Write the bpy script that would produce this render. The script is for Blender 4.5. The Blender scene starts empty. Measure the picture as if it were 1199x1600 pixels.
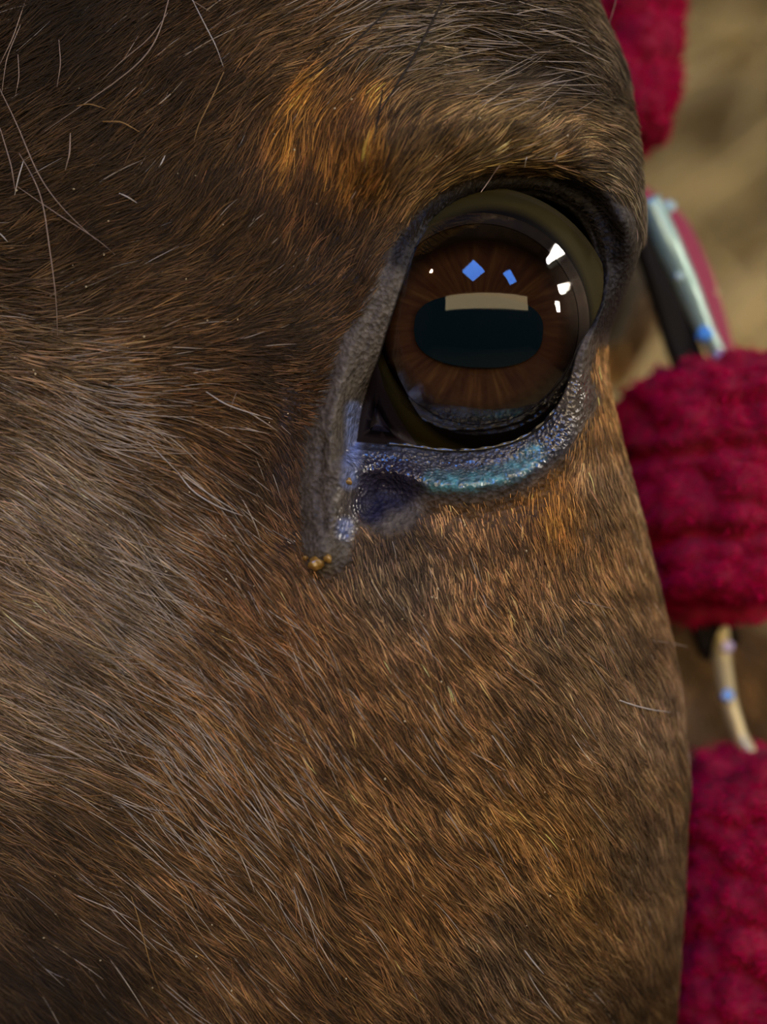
import bpy, bmesh, math
import numpy as np
from mathutils import Vector

rng = np.random.default_rng(7)
scene = bpy.context.scene
col = scene.collection
PI = math.pi

# ------------------------------------------------------------------ camera, world, exposure
DIST = 0.22                     # camera to the plane of the eye, metres
PXM = 0.0001                    # metres per photo pixel on that plane
EYE_Z = 1.5
cam_d = bpy.data.cameras.new('camera')
cam = bpy.data.objects.new('camera', cam_d)
col.objects.link(cam)
cam.location = (0, -DIST, EYE_Z)
cam.rotation_euler = (PI / 2, 0, 0)
cam_d.sensor_fit = 'HORIZONTAL'
cam_d.sensor_width = 36
cam_d.lens = 36 * DIST / (1199 * PXM)
cam_d.clip_start = 0.005
cam_d.clip_end = 50
cam_d.dof.use_dof = True
cam_d.dof.focus_distance = DIST + 0.006
cam_d.dof.aperture_fstop = 6.5
scene.camera = cam

world = bpy.data.worlds.new('world')
scene.world = world
world.use_nodes = True
world.node_tree.nodes['Background'].inputs[0].default_value = (0.75, 0.72, 0.70, 1)
world.node_tree.nodes['Background'].inputs[1].default_value = 0.0
vs = scene.view_settings
vs.view_transform = 'Standard'
vs.look = 'None'
vs.gamma = 1
vs.use_curve_mapping = False
vs.exposure = 0.0

SKY_RAD = 20.0                  # blue skylights
LAMP_RAD = 110.0                # white strip lamps to the right
BAND_RAD = 5.2                  # warm window strip in the facing wall
BULB_RAD = 420.0                # warm bulb up to the left


def U(px, py, d):
    """photo pixel + depth behind the eye plane in mm -> world point"""
    px = np.asarray(px, float); py = np.asarray(py, float); d = np.asarray(d, float) * 0.001
    k = (DIST + d) / DIST
    return np.stack([(px - 599.5) * PXM * k, d + 0 * px, EYE_Z - (py - 800) * PXM * k], -1)


def P(co):
    k = (co[..., 1] + DIST) / DIST
    return co[..., 0] / k / PXM + 599.5, 800 - (co[..., 2] - EYE_Z) / k / PXM


# ------------------------------------------------------------------ small tools
def ss(x, a=0.0, b=1.0):
    t = np.clip((np.asarray(x, float) - a) / (b - a), 0, 1)
    return t * t * (3 - 2 * t)


def interp(x, pts):
    xs = [p[0] for p in pts]; ys = [p[1] for p in pts]
    return np.interp(x, xs, ys)


def smooth_interp(x, pts, n=7, h=40):
    return sum(interp(np.asarray(x) + o, pts) for o in np.linspace(-h, h, n)) / n


def hash2(i, j, k=0):
    i = i.astype(np.int64); j = j.astype(np.int64)
    h = (i * 374761393 + j * 668265263 + k * 2147483647 * 31 + 1013904223) & 0xffffffff
    h = ((h ^ (h >> 13)) * 1274126177) & 0xffffffff
    h = ((h ^ (h >> 16)) * 2246822519) & 0xffffffff
    return ((h ^ (h >> 15)) & 0xffffff) / float(0xffffff)


def vnoise(x, y, k=0):
    xi = np.floor(x); yi = np.floor(y)
    fx = x - xi; fy = y - yi
    fx = fx * fx * (3 - 2 * fx); fy = fy * fy * (3 - 2 * fy)
    a = hash2(xi, yi, k); b = hash2(xi + 1, yi, k); c = hash2(xi, yi + 1, k); d = hash2(xi + 1, yi + 1, k)
    return (a + (b - a) * fx) * (1 - fy) + (c + (d - c) * fx) * fy


def polydist(x, y, pl):
    best = np.full(np.shape(x), 1e9)
    for (x0, y0), (x1, y1) in zip(pl[:-1], pl[1:]):
        vx, vy = x1 - x0, y1 - y0
        t = np.clip(((x - x0) * vx + (y - y0) * vy) / (vx * vx + vy * vy), 0, 1)
        best = np.minimum(best, np.hypot(x - x0 - t * vx, y - y0 - t * vy))
    return best


def ridge(x, y, pl, w, amp):
    return amp * np.exp(-(polydist(x, y, pl) / w) ** 2)


def blob(x, y, cx, cy, w, amp, wy=None):
    return amp * np.exp(-((x - cx) / w) ** 2 - ((y - cy) / (wy or w)) ** 2)


def idw(x, y, ctrl, vals, p=3.0):
    """inverse-distance interpolation of control values"""
    vals = np.asarray(vals, float)
    acc = np.zeros(np.shape(x) + vals.shape[1:]); ws = np.zeros(np.shape(x))
    for (cx, cy), v in zip(ctrl, vals):
        w = 1.0 / ((x - cx) ** 2 + (y - cy) ** 2 + 900.0) ** (p / 2)
        acc += w[..., None] * v if vals.ndim > 1 else w * v
        ws += w
    return acc / ws[..., None] if vals.ndim > 1 else acc / ws


def link(o, parent=None):
    col.objects.link(o)
    if parent:
        o.parent = parent
    return o


def mesh_obj(name, verts, faces, mat, parent=None, smooth=True):
    me = bpy.data.meshes.new(name)
    me.from_pydata([tuple(v) for v in verts], [], [tuple(f) for f in faces])
    if smooth:
        me.polygons.foreach_set('use_smooth', [True] * len(me.polygons))
    me.update()
    if mat:
        me.materials.append(mat)
    return link(bpy.data.objects.new(name, me), parent)


def tag(o, label, cat, group=None, kind=None):
    o['label'] = label
    if cat:
        o['category'] = cat
    if group:
        o['group'] = group
    if kind:
        o['kind'] = kind
    return o


def empty(name, loc=(0, 0, 0)):
    o = bpy.data.objects.new(name, None)
    o.location = loc
    o.empty_display_size = 0.02
    return link(o)


def curves_obj(name, pts, rad, cols, mat, parent=None):
    """pts N,K,3  rad N,K  cols N,3 -> one hair curves object"""
    n, k, _ = pts.shape
    hc = bpy.data.hair_curves.new(name)
    hc.add_curves([k] * n)
    hc.attributes['position'].data.foreach_set('vector', np.ascontiguousarray(pts, np.float32).ravel())
    ra = hc.attributes.get('radius') or hc.attributes.new('radius', 'FLOAT', 'POINT')
    ra.data.foreach_set('value', np.ascontiguousarray(rad, np.float32).ravel())
    c4 = np.ones((n, 4), np.float32); c4[:, :3] = cols
    ca = hc.attributes.new('hcol', 'FLOAT_COLOR', 'CURVE')
    ca.data.foreach_set('color', c4.ravel())
    hc.materials.append(mat)
    return link(bpy.data.objects.new(name, hc), parent)


# ------------------------------------------------------------------ materials
class NT:
    def __init__(self, name):
        self.m = bpy.data.materials.new(name)
        self.m.use_nodes = True
        self.t = self.m.node_tree
        self.t.nodes.clear()
        self.out = self.n('ShaderNodeOutputMaterial')

    def n(self, typ, **kw):
        nd = self.t.nodes.new(typ)
        for k, v in kw.items():
            if k.startswith('i_'):
                nd.inputs[int(k[2:])].default_value = v
            else:
                setattr(nd, k, v)
        return nd

    def l(self, a, b):
        self.t.links.new(a, b)

    def surf(self, s):
        self.l(s, self.out.inputs['Surface'])
        return self.m

    def ramp(self, fac, stops):
        r = self.n('ShaderNodeValToRGB')
        while len(r.color_ramp.elements) < len(stops):
            r.color_ramp.elements.new(0.5)
        for e, (p, c) in zip(r.color_ramp.elements, stops):
            e.position = p
            e.color = tuple(c) + ((1,) if len(c) == 3 else ())
        self.l(fac, r.inputs[0])
        return r.outputs[0]


def principled(name, color=(0.5, 0.5, 0.5), rough=0.5, metal=0.0, noise=None, bump=None, coat=0.0, spec=0.5, attr=None, sheen=0.0):
    t = NT(name)
    b = t.n('ShaderNodeBsdfPrincipled')
    b.inputs['Roughness'].default_value = rough
    b.inputs['Metallic'].default_value = metal
    b.inputs['Coat Weight'].default_value = coat
    b.inputs['Specular IOR Level'].default_value = spec
    b.inputs['Sheen Weight'].default_value = sheen
    b.inputs['Base Color'].default_value = tuple(color) + (1,)
    if attr:
        a = t.n('ShaderNodeAttribute', attribute_name=attr)
        t.l(a.outputs['Color'], b.inputs['Base Color'])
    co = t.n('ShaderNodeTexCoord')
    if noise:
        sc, c1, c2 = noise
        nz = t.n('ShaderNodeTexNoise')
        nz.inputs['Scale'].default_value = sc
        nz.inputs['Detail'].default_value = 5
        t.l(co.outputs['Object'], nz.inputs['Vector'])
        t.l(t.ramp(nz.outputs[0], [(0.3, c1), (0.7, c2)]), b.inputs['Base Color'])
    if bump:
        sc, st, dist = bump
        v = t.n('ShaderNodeTexVoronoi')
        v.inputs['Scale'].default_value = sc
        t.l(co.outputs['Object'], v.inputs['Vector'])
        bp = t.n('ShaderNodeBump')
        bp.inputs['Strength'].default_value = st
        bp.inputs['Distance'].default_value = dist
        t.l(v.outputs['Distance'], bp.inputs['Height'])
        t.l(bp.outputs[0], b.inputs['Normal'])
    return t.surf(b.outputs[0])


def emission(name, color, strength):
    t = NT(name)
    e = t.n('ShaderNodeEmission')
    e.inputs[0].default_value = tuple(color) + (1,)
    e.inputs[1].default_value = strength
    return t.surf(e.outputs[0])


def hair_mat(name, rough=0.32, rrough=0.5, coat=0.0):
    t = NT(name)
    h = t.n('ShaderNodeBsdfHairPrincipled')
    h.model = 'CHIANG'
    h.parametrization = 'COLOR'
    a = t.n('ShaderNodeAttribute', attribute_name='hcol')
    t.l(a.outputs['Color'], h.inputs['Color'])
    h.inputs['Roughness'].default_value = rough
    h.inputs['Radial Roughness'].default_value = rrough
    h.inputs['Coat'].default_value = coat
    h.inputs['Random Roughness'].default_value = 0.2
    return t.surf(h.outputs[0])


def coat_mat(name, shine=0.2, rough=0.28):
    t = NT(name)
    a = t.n('ShaderNodeAttribute', attribute_name='hcol')
    df = t.n('ShaderNodeBsdfDiffuse')
    t.l(a.outputs['Color'], df.inputs[0])
    gm = t.n('ShaderNodeMixRGB')
    gm.inputs[0].default_value = 0.28
    gm.inputs[2].default_value = (0.55, 0.45, 0.32, 1)
    t.l(a.outputs['Color'], gm.inputs[1])
    hr = t.n('ShaderNodeBsdfHair')
    hr.component = 'Reflection'
    hr.inputs['RoughnessU'].default_value = rough
    hr.inputs['RoughnessV'].default_value = 0.6
    t.l(gm.outputs[0], hr.inputs['Color'])
    mx = t.n('ShaderNodeMixShader')
    mx.inputs[0].default_value = shine
    t.l(df.outputs[0], mx.inputs[1]); t.l(hr.outputs[0], mx.inputs[2])
    return t.surf(mx.outputs[0])


M_hair = coat_mat('coat_hair')
M_pile = coat_mat('fleece_pile', 0.03, 0.6)
M_straw = coat_mat('straw_stalk', 0.12, 0.4)
M_wood = principled('dark_barn_wood', rough=0.8, noise=(3.0, (0.035, 0.022, 0.012), (0.09, 0.055, 0.03)))
M_cream = principled('cream_board', (0.62, 0.5, 0.3), 0.7)
M_floor = principled('barn_floor', rough=0.9, noise=(6.0, (0.16, 0.11, 0.05), (0.34, 0.25, 0.11)))
M_sky = emission('skylight_daylight', (0.09, 0.30, 1.0), SKY_RAD)
M_tube = emission('white_tube', (1.0, 0.90, 0.76), LAMP_RAD)
M_case = principled('lamp_case', (0.3, 0.3, 0.3), 0.5)
M_chrome = principled('polished_steel', (0.38, 0.56, 0.48), 0.35, metal=0.35, coat=0.5)
M_brass = principled('pale_brass', (0.60, 0.50, 0.26), 0.4, metal=0.4)
M_nylon = principled('burgundy_webbing', (0.33, 0.015, 0.055), 0.6, bump=(900, 0.4, 0.0004))
M_leather = principled('black_leather', (0.012, 0.009, 0.008), 0.6, spec=0.1)
M_fleece = principled('burgundy_fleece', (0.26, 0.001, 0.025), 0.9)
M_crust = principled('amber_crust', (0.30, 0.17, 0.035), 0.25, coat=0.6)


# ------------------------------------------------------------------ the barn around
def slab(name, lo, hi, mat, kind='structure', parent=None):
    x0, y0, z0 = lo; x1, y1, z1 = hi
    v = [(x0, y0, z0), (x1, y0, z0), (x1, y1, z0), (x0, y1, z0), (x0, y0, z1), (x1, y0, z1), (x1, y1, z1), (x0, y1, z1)]
    f = [(0, 3, 2, 1), (4, 5, 6, 7), (0, 1, 5, 4), (1, 2, 6, 5), (2, 3, 7, 6), (3, 0, 4, 7)]
    o = mesh_obj(name, v, f, mat, parent, smooth=False)
    if kind:
        o['kind'] = kind
    return o


X0, X1, Y0, Y1, ZC = -2.6, 2.6, -2.9, 2.4, 4.5
YS = -1.52                      # the roof slopes down from here to the facing wall
ZS = 2.62
slab('floor', (X0, Y0, -0.1), (X1, Y1, 0), M_floor)['label'] = 'straw-strewn barn floor'
slab('ceiling', (X0, YS, ZC), (X1, Y1, ZC + 0.1), M_wood)['label'] = 'dark timber barn ceiling'
_v = [(X0, Y0, ZS), (X1, Y0, ZS), (X1, YS, ZC), (X0, YS, ZC)]
_v += [(x, y, z + 0.12) for x, y, z in _v]
_o = mesh_obj('ceiling_slope', _v, [(3, 2, 1, 0), (4, 5, 6, 7), (0, 1, 5, 4), (1, 2, 6, 5), (2, 3, 7, 6), (3, 0, 4, 7)], M_wood, smooth=False)
_o['kind'] = 'structure'; _o['label'] = 'sloping timber roof that holds the skylights'
slab('wall_back', (X0, Y1, 0), (X1, Y1 + 0.1, ZC), M_wood)['label'] = 'dark timber barn wall behind the horse'
slab('wall_front', (X0, Y0 - 0.1, 0), (X1, Y0, ZS), M_wood)['label'] = 'dark timber barn wall facing the horse'
slab('wall_left', (X0 - 0.1, Y0, 0), (X0, Y1, ZC), M_wood)['label'] = 'dark timber barn wall on the left'
slab('wall_right', (X1, Y0, 0), (X1 + 0.1, Y1, ZC), M_wood)['label'] = 'dark timber barn wall on the right'
EC = (748.0, 508.0)             # eye centre in the photo
EYE = U(*EC, 0.0)
R_C = 225.0                     # radius of the cornea in photo pixels


def mirror(px, py):
    """direction of what the cornea mirrors at a photo pixel"""
    c = np.array(cam.location)
    ax = EYE - c; ax /= np.linalg.norm(ax)
    cen = EYE + ax * R_C * PXM
    d = U(px, py, 0.0) - c; d /= np.linalg.norm(d)
    oc = c - cen
    bq = oc @ d
    tq = -bq - math.sqrt(max(bq * bq - (oc @ oc - (R_C * PXM) ** 2), 0))
    n = (c + d * tq - cen) / (R_C * PXM)
    return d - 2 * (d @ n) * n




_b0, _b1 = mirror(750, 482), mirror(750, 458)
WZ0, WZ1 = (EYE[2] + _b[2] / -_b[1] * (EYE[1] - Y0) for _b in (_b0, _b1))
slab('window_3', (-1.75, Y0, WZ0), (2.2, Y0 + 0.02, WZ1), emission('warm_pane', (1.0, 0.76, 0.42), BAND_RAD))['label'] = 'wide warm-lit window strip in the facing wall, mirrored in the eye'
for k_, (z0_, z1_) in enumerate(((WZ0 - 0.06, WZ0), (WZ1, WZ1 + 0.06))):
    slab('trim_%d' % (k_ + 1), (-1.82, Y0, z0_), (2.27, Y0 + 0.05, z1_), M_cream)['label'] = ('sill under' if k_ == 0 else 'head board over') + ' the warm window strip'

def skylight(name, d, w, h, rot):
    """pane let into the sloping roof along direction d from the eye"""
    nrm_ = np.array([0.0, -(ZC - ZS), YS - Y0]); nrm_ /= np.linalg.norm(nrm_)
    d = np.array(d) / np.linalg.norm(d)
    k = (nrm_ @ (np.array([0, YS, ZC]) - EYE) - 0.03) / (nrm_ @ d)
    c = EYE + d * k
    e1 = np.array([1.0, 0, 0]); e2 = np.cross(nrm_, e1)
    ca, sa = math.cos(rot), math.sin(rot)
    v, fr = [], []
    for q in (1.0, 1.12):
        for sx, sy in ((-1, -1), (1, -1), (1, 1), (-1, 1)):
            x, y = sx * w / 2 * q, sy * h / 2 * q
            (v if q == 1 else fr).append(c + e1 * (x * ca - y * sa) + e2 * (x * sa + y * ca))
    o = mesh_obj(name, v, [(3, 2, 1, 0)], M_sky, smooth=False)
    o['kind'] = 'structure'
    fv = v + fr + [p - nrm_ * 0.03 for p in v + fr]
    ff = []
    for i in range(4):
        j = (i + 1) % 4
        ff += [(8 + i, 8 + j, 12 + j, 12 + i), (i, 8 + i, 8 + j, j), (4 + i, 4 + j, 12 + j, 12 + i)]
    mesh_obj('window_frame', fv, ff, M_wood, o, smooth=False)
    return o


skylight('window_1', mirror(740, 425), 0.66, 0.66, 0.70)['label'] = 'larger blue skylight, mirrored in the upper eye'
skylight('window_2', mirror(796, 435), 0.36, 0.62, 0.62)['label'] = 'smaller blue skylight, mirrored in the upper eye'


def tube_lamp(d, dist, length, tilt, label, rad=0.03):
    d = np.array(d) / np.linalg.norm(d)
    c = EYE + d * dist
    root = empty('strip_lamp', tuple(c))
    n = 10
    v, f = [], []
    for s in (-1, 1):
        for i in range(n):
            a = 2 * PI * i / n
            v.append((rad * math.cos(a), rad * math.sin(a), s * length / 2))
    for i in range(n):
        j = (i + 1) % n
        f.append((i, j, n + j, n + i))
    f += [tuple(range(n))[::-1], tuple(range(n, 2 * n))]
    mesh_obj('tube', v, f, M_tube, root)
    for s in (-1, 1):
        slab('end_cap', (-rad * 1.3, -rad * 1.3, s * length / 2 - 0.015), (rad * 1.3, rad * 1.3, s * length / 2 + 0.015), M_case, None, root)
    root.rotation_euler = (0, tilt, 0)
    tag(root, label, 'lamp', 'white strip lamps of the barn')
    return root


tube_lamp(mirror(850, 414), 2.0, 0.40, 0.35, 'highest white strip lamp mirrored at the right of the eye', 0.045)
tube_lamp(mirror(870, 456), 2.0, 0.20, -0.25, 'middle white strip lamp mirrored at the right of the eye', 0.06)
tube_lamp(mirror(866, 480), 2.0, 0.24, -0.3, 'white strip lamp mirrored just under the middle one', 0.05)

# a warm bulb hanging up to the left
bd = mirror(677, 427)
bpos = EYE + bd * 2.3
bulb = empty('bulb_lamp', tuple(bpos))
v, f = [], []
prof = [(0.0, -0.05), (0.022, -0.045), (0.034, -0.022), (0.034, 0.0), (0.022, 0.03), (0.014, 0.05)]
for r, z in prof:
    for i in range(14):
        v.append((r * math.cos(2 * PI * i / 14), r * math.sin(2 * PI * i / 14), z))
for k in range(len(prof) - 1):
    for i in range(14):
        j = (i + 1) % 14
        f.append((k * 14 + i, k * 14 + j, (k + 1) * 14 + j, (k + 1) * 14 + i))
mesh_obj('glass_bulb', v, f, emission('warm_bulb', (1.0, 0.72, 0.40), BULB_RAD), bulb)
slab('socket', (-0.017, -0.017, 0.05), (0.017, 0.017, 0.11), M_case, None, bulb)
slab('cord', (-0.003, -0.003, 0.11), (0.003, 0.003, ZC - bpos[2] + 0.005), M_leather, None, bulb)
tag(bulb, 'small warm bulb hanging on a cord, mirrored at the upper left of the eye', 'lamp')

# ------------------------------------------------------------------ the straw bale behind the horse
BX0, BX1, BY0, BY1, BZ1 = -0.45, 0.95, 0.62, 1.5, 2.25
bale = empty('straw_bale', ((BX0 + BX1) / 2, (BY0 + BY1) / 2, 0))
bo = Vector(bale.location)


def bale_front(x, z):
    return BY0 + 0.05 * (vnoise(x * 9 + z * 4, z * 12 - x * 5, 3) - 0.5) + 0.12 * ss(np.maximum(abs(x - 0.25) - 0.5, 0), 0, 0.3)


nx, nz = 60, 90
xs = np.linspace(BX0, BX1, nx); zs = np.linspace(0.0, BZ1, nz)
gx, gz = np.meshgrid(xs, zs)
vf = np.stack([gx, bale_front(gx, gz), gz], -1).reshape(-1, 3)
vb = np.stack([gx, 0 * gx + BY1, gz], -1).reshape(-1, 3)
vall = np.concatenate([vf, vb]) - np.array(bo)
F = []
n0 = nx * nz
for j in range(nz - 1):
    for i in range(nx - 1):
        a = j * nx + i
        F.append((a, a + 1, a + nx + 1, a + nx))
        F.append((n0 + a, n0 + a + nx, n0 + a + nx + 1, n0 + a + 1))
for i in range(nx - 1):
    F.append((i, n0 + i, n0 + i + 1, i + 1))
    a = (nz - 1) * nx + i
    F.append((a, a + 1, n0 + a + 1, n0 + a))
for j in range(nz - 1):
    a = j * nx
    F.append((a, a + nx, n0 + a + nx, n0 + a))
    a = j * nx + nx - 1
    F.append((a, n0 + a, n0 + a + nx, a + nx))
M_balebody = principled('packed_straw', rough=0.9, noise=(14.0, (0.05, 0.028, 0.01), (0.16, 0.11, 0.04)))
mesh_obj('packed_body', vall, F, M_balebody, bale)
ns = 16000
sx = rng.uniform(BX0, BX1, ns); sz = rng.uniform(0.02, BZ1, ns)
ang = np.radians(28) + rng.normal(0, 0.22, ns) + (rng.random(ns) < 0.12) * rng.normal(0, 1.0, ns)
ln = rng.uniform(0.08, 0.28, ns)
tt = np.linspace(-0.5, 0.5, 4)
pts = np.zeros((ns, 4, 3))
lift = rng.uniform(0.0, 0.03, ns)
for k, t in enumerate(tt):
    x = np.clip(sx + np.cos(ang) * ln * t, BX0, BX1); z = np.clip(sz + np.sin(ang) * ln * t, 0.01, BZ1 + 0.01)
    pts[:, k, 0] = x; pts[:, k, 2] = z
    pts[:, k, 1] = bale_front(x, z) - 0.002 - lift * (0.6 + 0.8 * (t + 0.5))
pts -= np.array(bo)
tone = np.clip(vnoise(sx * 5 + 40 + sz * 2.5, sz * 26 - sx * 13.5, 5) * 1.5 - 0.3 + rng.normal(0, 0.12, ns), 0, 1)
c_lo = np.array([0.07, 0.035, 0.010]); c_hi = np.array([0.85, 0.68, 0.30])
sc = c_lo + (c_hi - c_lo) * tone[:, None]
o = curves_obj('straw', pts, np.full((ns, 4), 0.0022) * rng.uniform(0.6, 1.3, (ns, 1)), sc, M_straw, bale)
o['kind'] = 'stuff'
# twine round the bale
for zt in (0.75, 1.42, 1.98):
    tx = np.linspace(BX0 - 0.005, BX1 + 0.005, 40)
    vv, ff = [], []
    for i, x in enumerate(tx):
        y = float(bale_front(np.array([x]), np.array([zt]))[0]) - 0.02
        for k in range(6):
            a = 2 * PI * k / 6
            vv.append((x - bo.x, y + 0.003 * math.cos(a) - bo.y, zt + 0.003 * math.sin(a)))
        if i:
            for k in range(6):
                kk = (k + 1) % 6
                ff.append(((i - 1) * 6 + k, (i - 1) * 6 + kk, i * 6 + kk, i * 6 + k))
    mesh_obj('twine', vv, ff, M_cream, bale)
tag(bale, 'tall golden straw bale standing blurred behind the horse', 'straw bale')

# ------------------------------------------------------------------ the horse
horse = empty('horse', (0, 0.03, EYE_Z - 0.1))
HO = np.array(horse.location)
tag(horse, 'dark bay horse seen close up around its dark brown eye', 'horse')

# eyeball: depth in mm behind the eye plane as a function of pixel radius from the eye centre
R_S = 265.0
IR = 150.0
RIM = (R_C - math.sqrt(R_C ** 2 - IR ** 2)) * 0.1
CORNEA = [(max(r_, 0.3), (R_C - math.sqrt(R_C ** 2 - r_ * r_)) * 0.1) for r_ in np.linspace(0, 142, 36)]
for r_ in np.arange(144, 173, 2.0):                 # eases over onto the white of the eye
    sl_ = 0.813 + (0.85 - 0.813) * (r_ - 142) / 30
    CORNEA.append((r_, CORNEA[-1][1] + 0.2 * sl_))
S_AP = CORNEA[-1][1] + 0.05 - (R_S - math.sqrt(R_S ** 2 - 172 ** 2)) * 0.1


def eye_depth(r):
    r = np.asarray(r, float)
    rc = np.minimum(r, 205.0)
    d = S_AP + (R_S - np.sqrt(R_S ** 2 - rc ** 2)) * 0.1
    return d + np.maximum(r - 205.0, 0) * 0.012


# lid margin traced clockwise from the inner corner
LID = [(556, 692), (562, 650), (574, 604), (590, 556), (602, 515), (622, 455), (648, 388), (683, 341), (730, 313),
       (790, 302), (850, 306), (896, 329), (925, 368), (937, 418), (936, 468), (922, 512), (906, 548), (892, 596), (866, 646), (822, 684),
       (762, 703), (695, 706), (632, 698), (588, 695)]
# refine the margin with a closed Catmull-Rom, keeping the inner corner sharp
LIDF = []
nL = len(LID)
for i in range(nL):
    p0, p1, p2, p3 = (np.array(LID[(i + k) % nL], float) for k in (-1, 0, 1, 2))
    if i == 0: p0 = p1
    if i == nL - 1: p3 = p2
    for t in np.linspace(0, 1, 10, endpoint=False):
        LIDF.append(0.5 * ((2 * p1) + (-p0 + p2) * t + (2 * p0 - 5 * p1 + 4 * p2 - p3) * t * t + (-p0 + 3 * p1 - 3 * p2 + p3) * t ** 3))
LIDF = np.array(LIDF)
lid_closed = [tuple(p) for p in LIDF[::3]] + [tuple(LIDF[0])]

SIL = [(-600, 700), (-200, 850), (0, 930), (100, 974), (200, 992), (330, 1007), (400, 1002), (450, 984), (500, 958), (560, 946), (620, 955),
       (700, 974), (800, 1000), (950, 1036), (1050, 1058), (1200, 1074), (1400, 1066), (1600, 1052), (2300, 1000)]
FLARE = [(-600, -260), (260, -220), (370, 0), (410, 40), (470, 95), (560, 90), (640, 0), (910, 0), (990, 240), (1080, 300), (1300, 300), (2300, 240)]
INSET = [(-600, 28), (600, 28), (660, 85), (920, 90), (1030, 40), (2300, 28)]


def WRf(b):
    return 110.0 + 170.0 * ss(b, 640, 980)




def base_depth(x, y):
    """sculpted relief of the face, mm behind the eye plane"""
    u = x / 1000.0; v = (y - 800) / 1000.0
    d = 3.0 + 9.0 * np.maximum(u - 0.35, 0) ** 2 + 14.0 * np.maximum(0.15 - u, 0) ** 2 + 1.0 * v
    d += 26.0 * np.maximum(v - 0.30, 0) ** 2 + 26 * np.maximum(v - 0.25, 0) * np.maximum(0.5 - u, 0)
    d += 6.0 * np.maximum(-0.45 - v, 0) + 5.0 * np.maximum(0.4 - u, 0) * np.maximum(-0.35 - v, 0) * 4
    # orbit: lids sit a little behind cheek and brow
    d += blob(x, y, 745, 560, 230, 3.2, 210)
    # brow ridge and the hollow above it
    d += ridge(x, y, [(590, 255), (680, 215), (780, 195), (880, 205), (960, 265), (1000, 350)], 62, -4.6)
    d += ridge(x, y, [(720, 95), (850, 125), (930, 170)], 55, 4.0)
    # lid crease under the brow, lateral fold of the upper lid
    d += ridge(x, y, [(640, 388), (682, 318), (745, 284), (850, 278), (925, 312), (962, 372)], 17, 2.0)
    d += ridge(x, y, [(975, 350), (986, 410), (965, 465), (938, 512)], 20, -2.2)
    # rolled rim of the lower lid, groove under it
    d += ridge(x, y, [(640, 738), (720, 752), (800, 738), (862, 690), (905, 620)], 30, -2.6)
    d += ridge(x, y, [(640, 800), (730, 812), (830, 792), (900, 720)], 30, 0.9)
    # leathery fold running down from the upper lid past the inner corner
    d += ridge(x, y, [(600, 450), (560, 560), (525, 660), (505, 760), (498, 850)], 34, -3.0)
    d += ridge(x, y, [(535, 700), (532, 770), (505, 870)], 15, -1.2)
    d += ridge(x, y, [(505, 690), (497, 770), (512, 850)], 7, 0.9)
    d += ridge(x, y, [(445, 610), (440, 720), (452, 820)], 48, 2.6)
    d += blob(x, y, 606, 762, 52, 4.2, 38) + blob(x, y, 578, 796, 26, 2.0)
    # cheek below the eye
    d += blob(x, y, 700, 1080, 260, -2.5, 220)
    d += 0.7 * (vnoise(x / 130, y / 130, 11) - 0.5) + 0.35 * (vnoise(x / 45, y / 45, 12) - 0.5)
    return d


def surf(a, b):
    s = smooth_interp(b, SIL, 5, 25)
    WR = WRf(b)
    a0 = s - WR
    t = np.clip((a - a0) / WR, 0, PI / 2)
    px = np.where(a < a0, a, a0 + WR * np.sin(t))
    dd = (12.0 + 4.0 * ss(b, 640, 980)) * (1 - np.cos(t))
    e = np.maximum(0, a - (a0 + WR * PI / 2))
    fl = smooth_interp(b, FLARE)
    px = px - interp(b, INSET) * ss(e, 0, 130) + np.where(fl > 0, fl * ss(e, 170, 600), fl * ss(e, 60, 380))
    dd = dd + 0.15 * e
    return px, dd


def a_of(px, py):
    s = smooth_interp(py, SIL, 5, 25)
    WR = WRf(py)
    q = np.clip((px - (s - WR)) / WR, -1, 1)
    return np.where(q > 0, s - WR + WR * np.arcsin(q), px)


# polar grid: rings from the lid margin out to the edges of the modelled head
lx, ly = LIDF[:, 0], LIDF[:, 1]
la, lb = a_of(lx, ly), ly
ca_, cb_ = 750.0, 525.0
NA = 540
th_l = np.unwrap(np.arctan2(lb - cb_, la - ca_))
order = np.argsort(th_l)
th_s, la_s, lb_s = th_l[order], la[order], lb[order]
corner_th = th_l[0]
# angular samples, denser towards the inner half; the corner is hit exactly
RA0, RA1, RB0, RB1 = -520.0, 1790.0, -420.0, 2060.0
fill = np.linspace(th_s[0], th_s[0] + 2 * PI, 4001)
ths = corner_th + np.arange(NA) * 2 * PI / NA
wrap = lambda t: (t - th_s[0]) % (2 * PI) + th_s[0]
ea = np.interp(wrap(ths), np.append(th_s, th_s[0] + 2 * PI), np.append(la_s, la_s[0]))
eb = np.interp(wrap(ths), np.append(th_s, th_s[0] + 2 * PI), np.append(lb_s, lb_s[0]))
ct, st = np.cos(ths), np.sin(ths)
tx = np.where(ct > 0, (RA1 - ca_) / np.where(abs(ct) < 1e-9, 1e-9, ct), (RA0 - ca_) / np.where(abs(ct) < 1e-9, 1e-9, ct))
ty = np.where(st > 0, (RB1 - cb_) / np.where(abs(st) < 1e-9, 1e-9, st), (RB0 - cb_) / np.where(abs(st) < 1e-9, 1e-9, st))
tm = np.minimum(tx, ty)
oa, ob = ca_ + ct * tm, cb_ + st * tm
NR = 190
g = np.linspace(0, 1, NR)
g = 0.30 * g + 0.70 * g ** 2.6
A = ea[None] + (oa - ea)[None] * g[:, None]
B = eb[None] + (ob - eb)[None] * g[:, None]
PX, DD = surf(A, B)
PY = B
DEP = base_depth(PX, PY) + DD
lidd = np.hypot(A - ea[None], B - eb[None])
ed = eye_depth(np.hypot(PX[0] - EC[0], PY[0] - EC[1])) - 1.1
wgt = ss(lidd, 0, 58)
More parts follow.
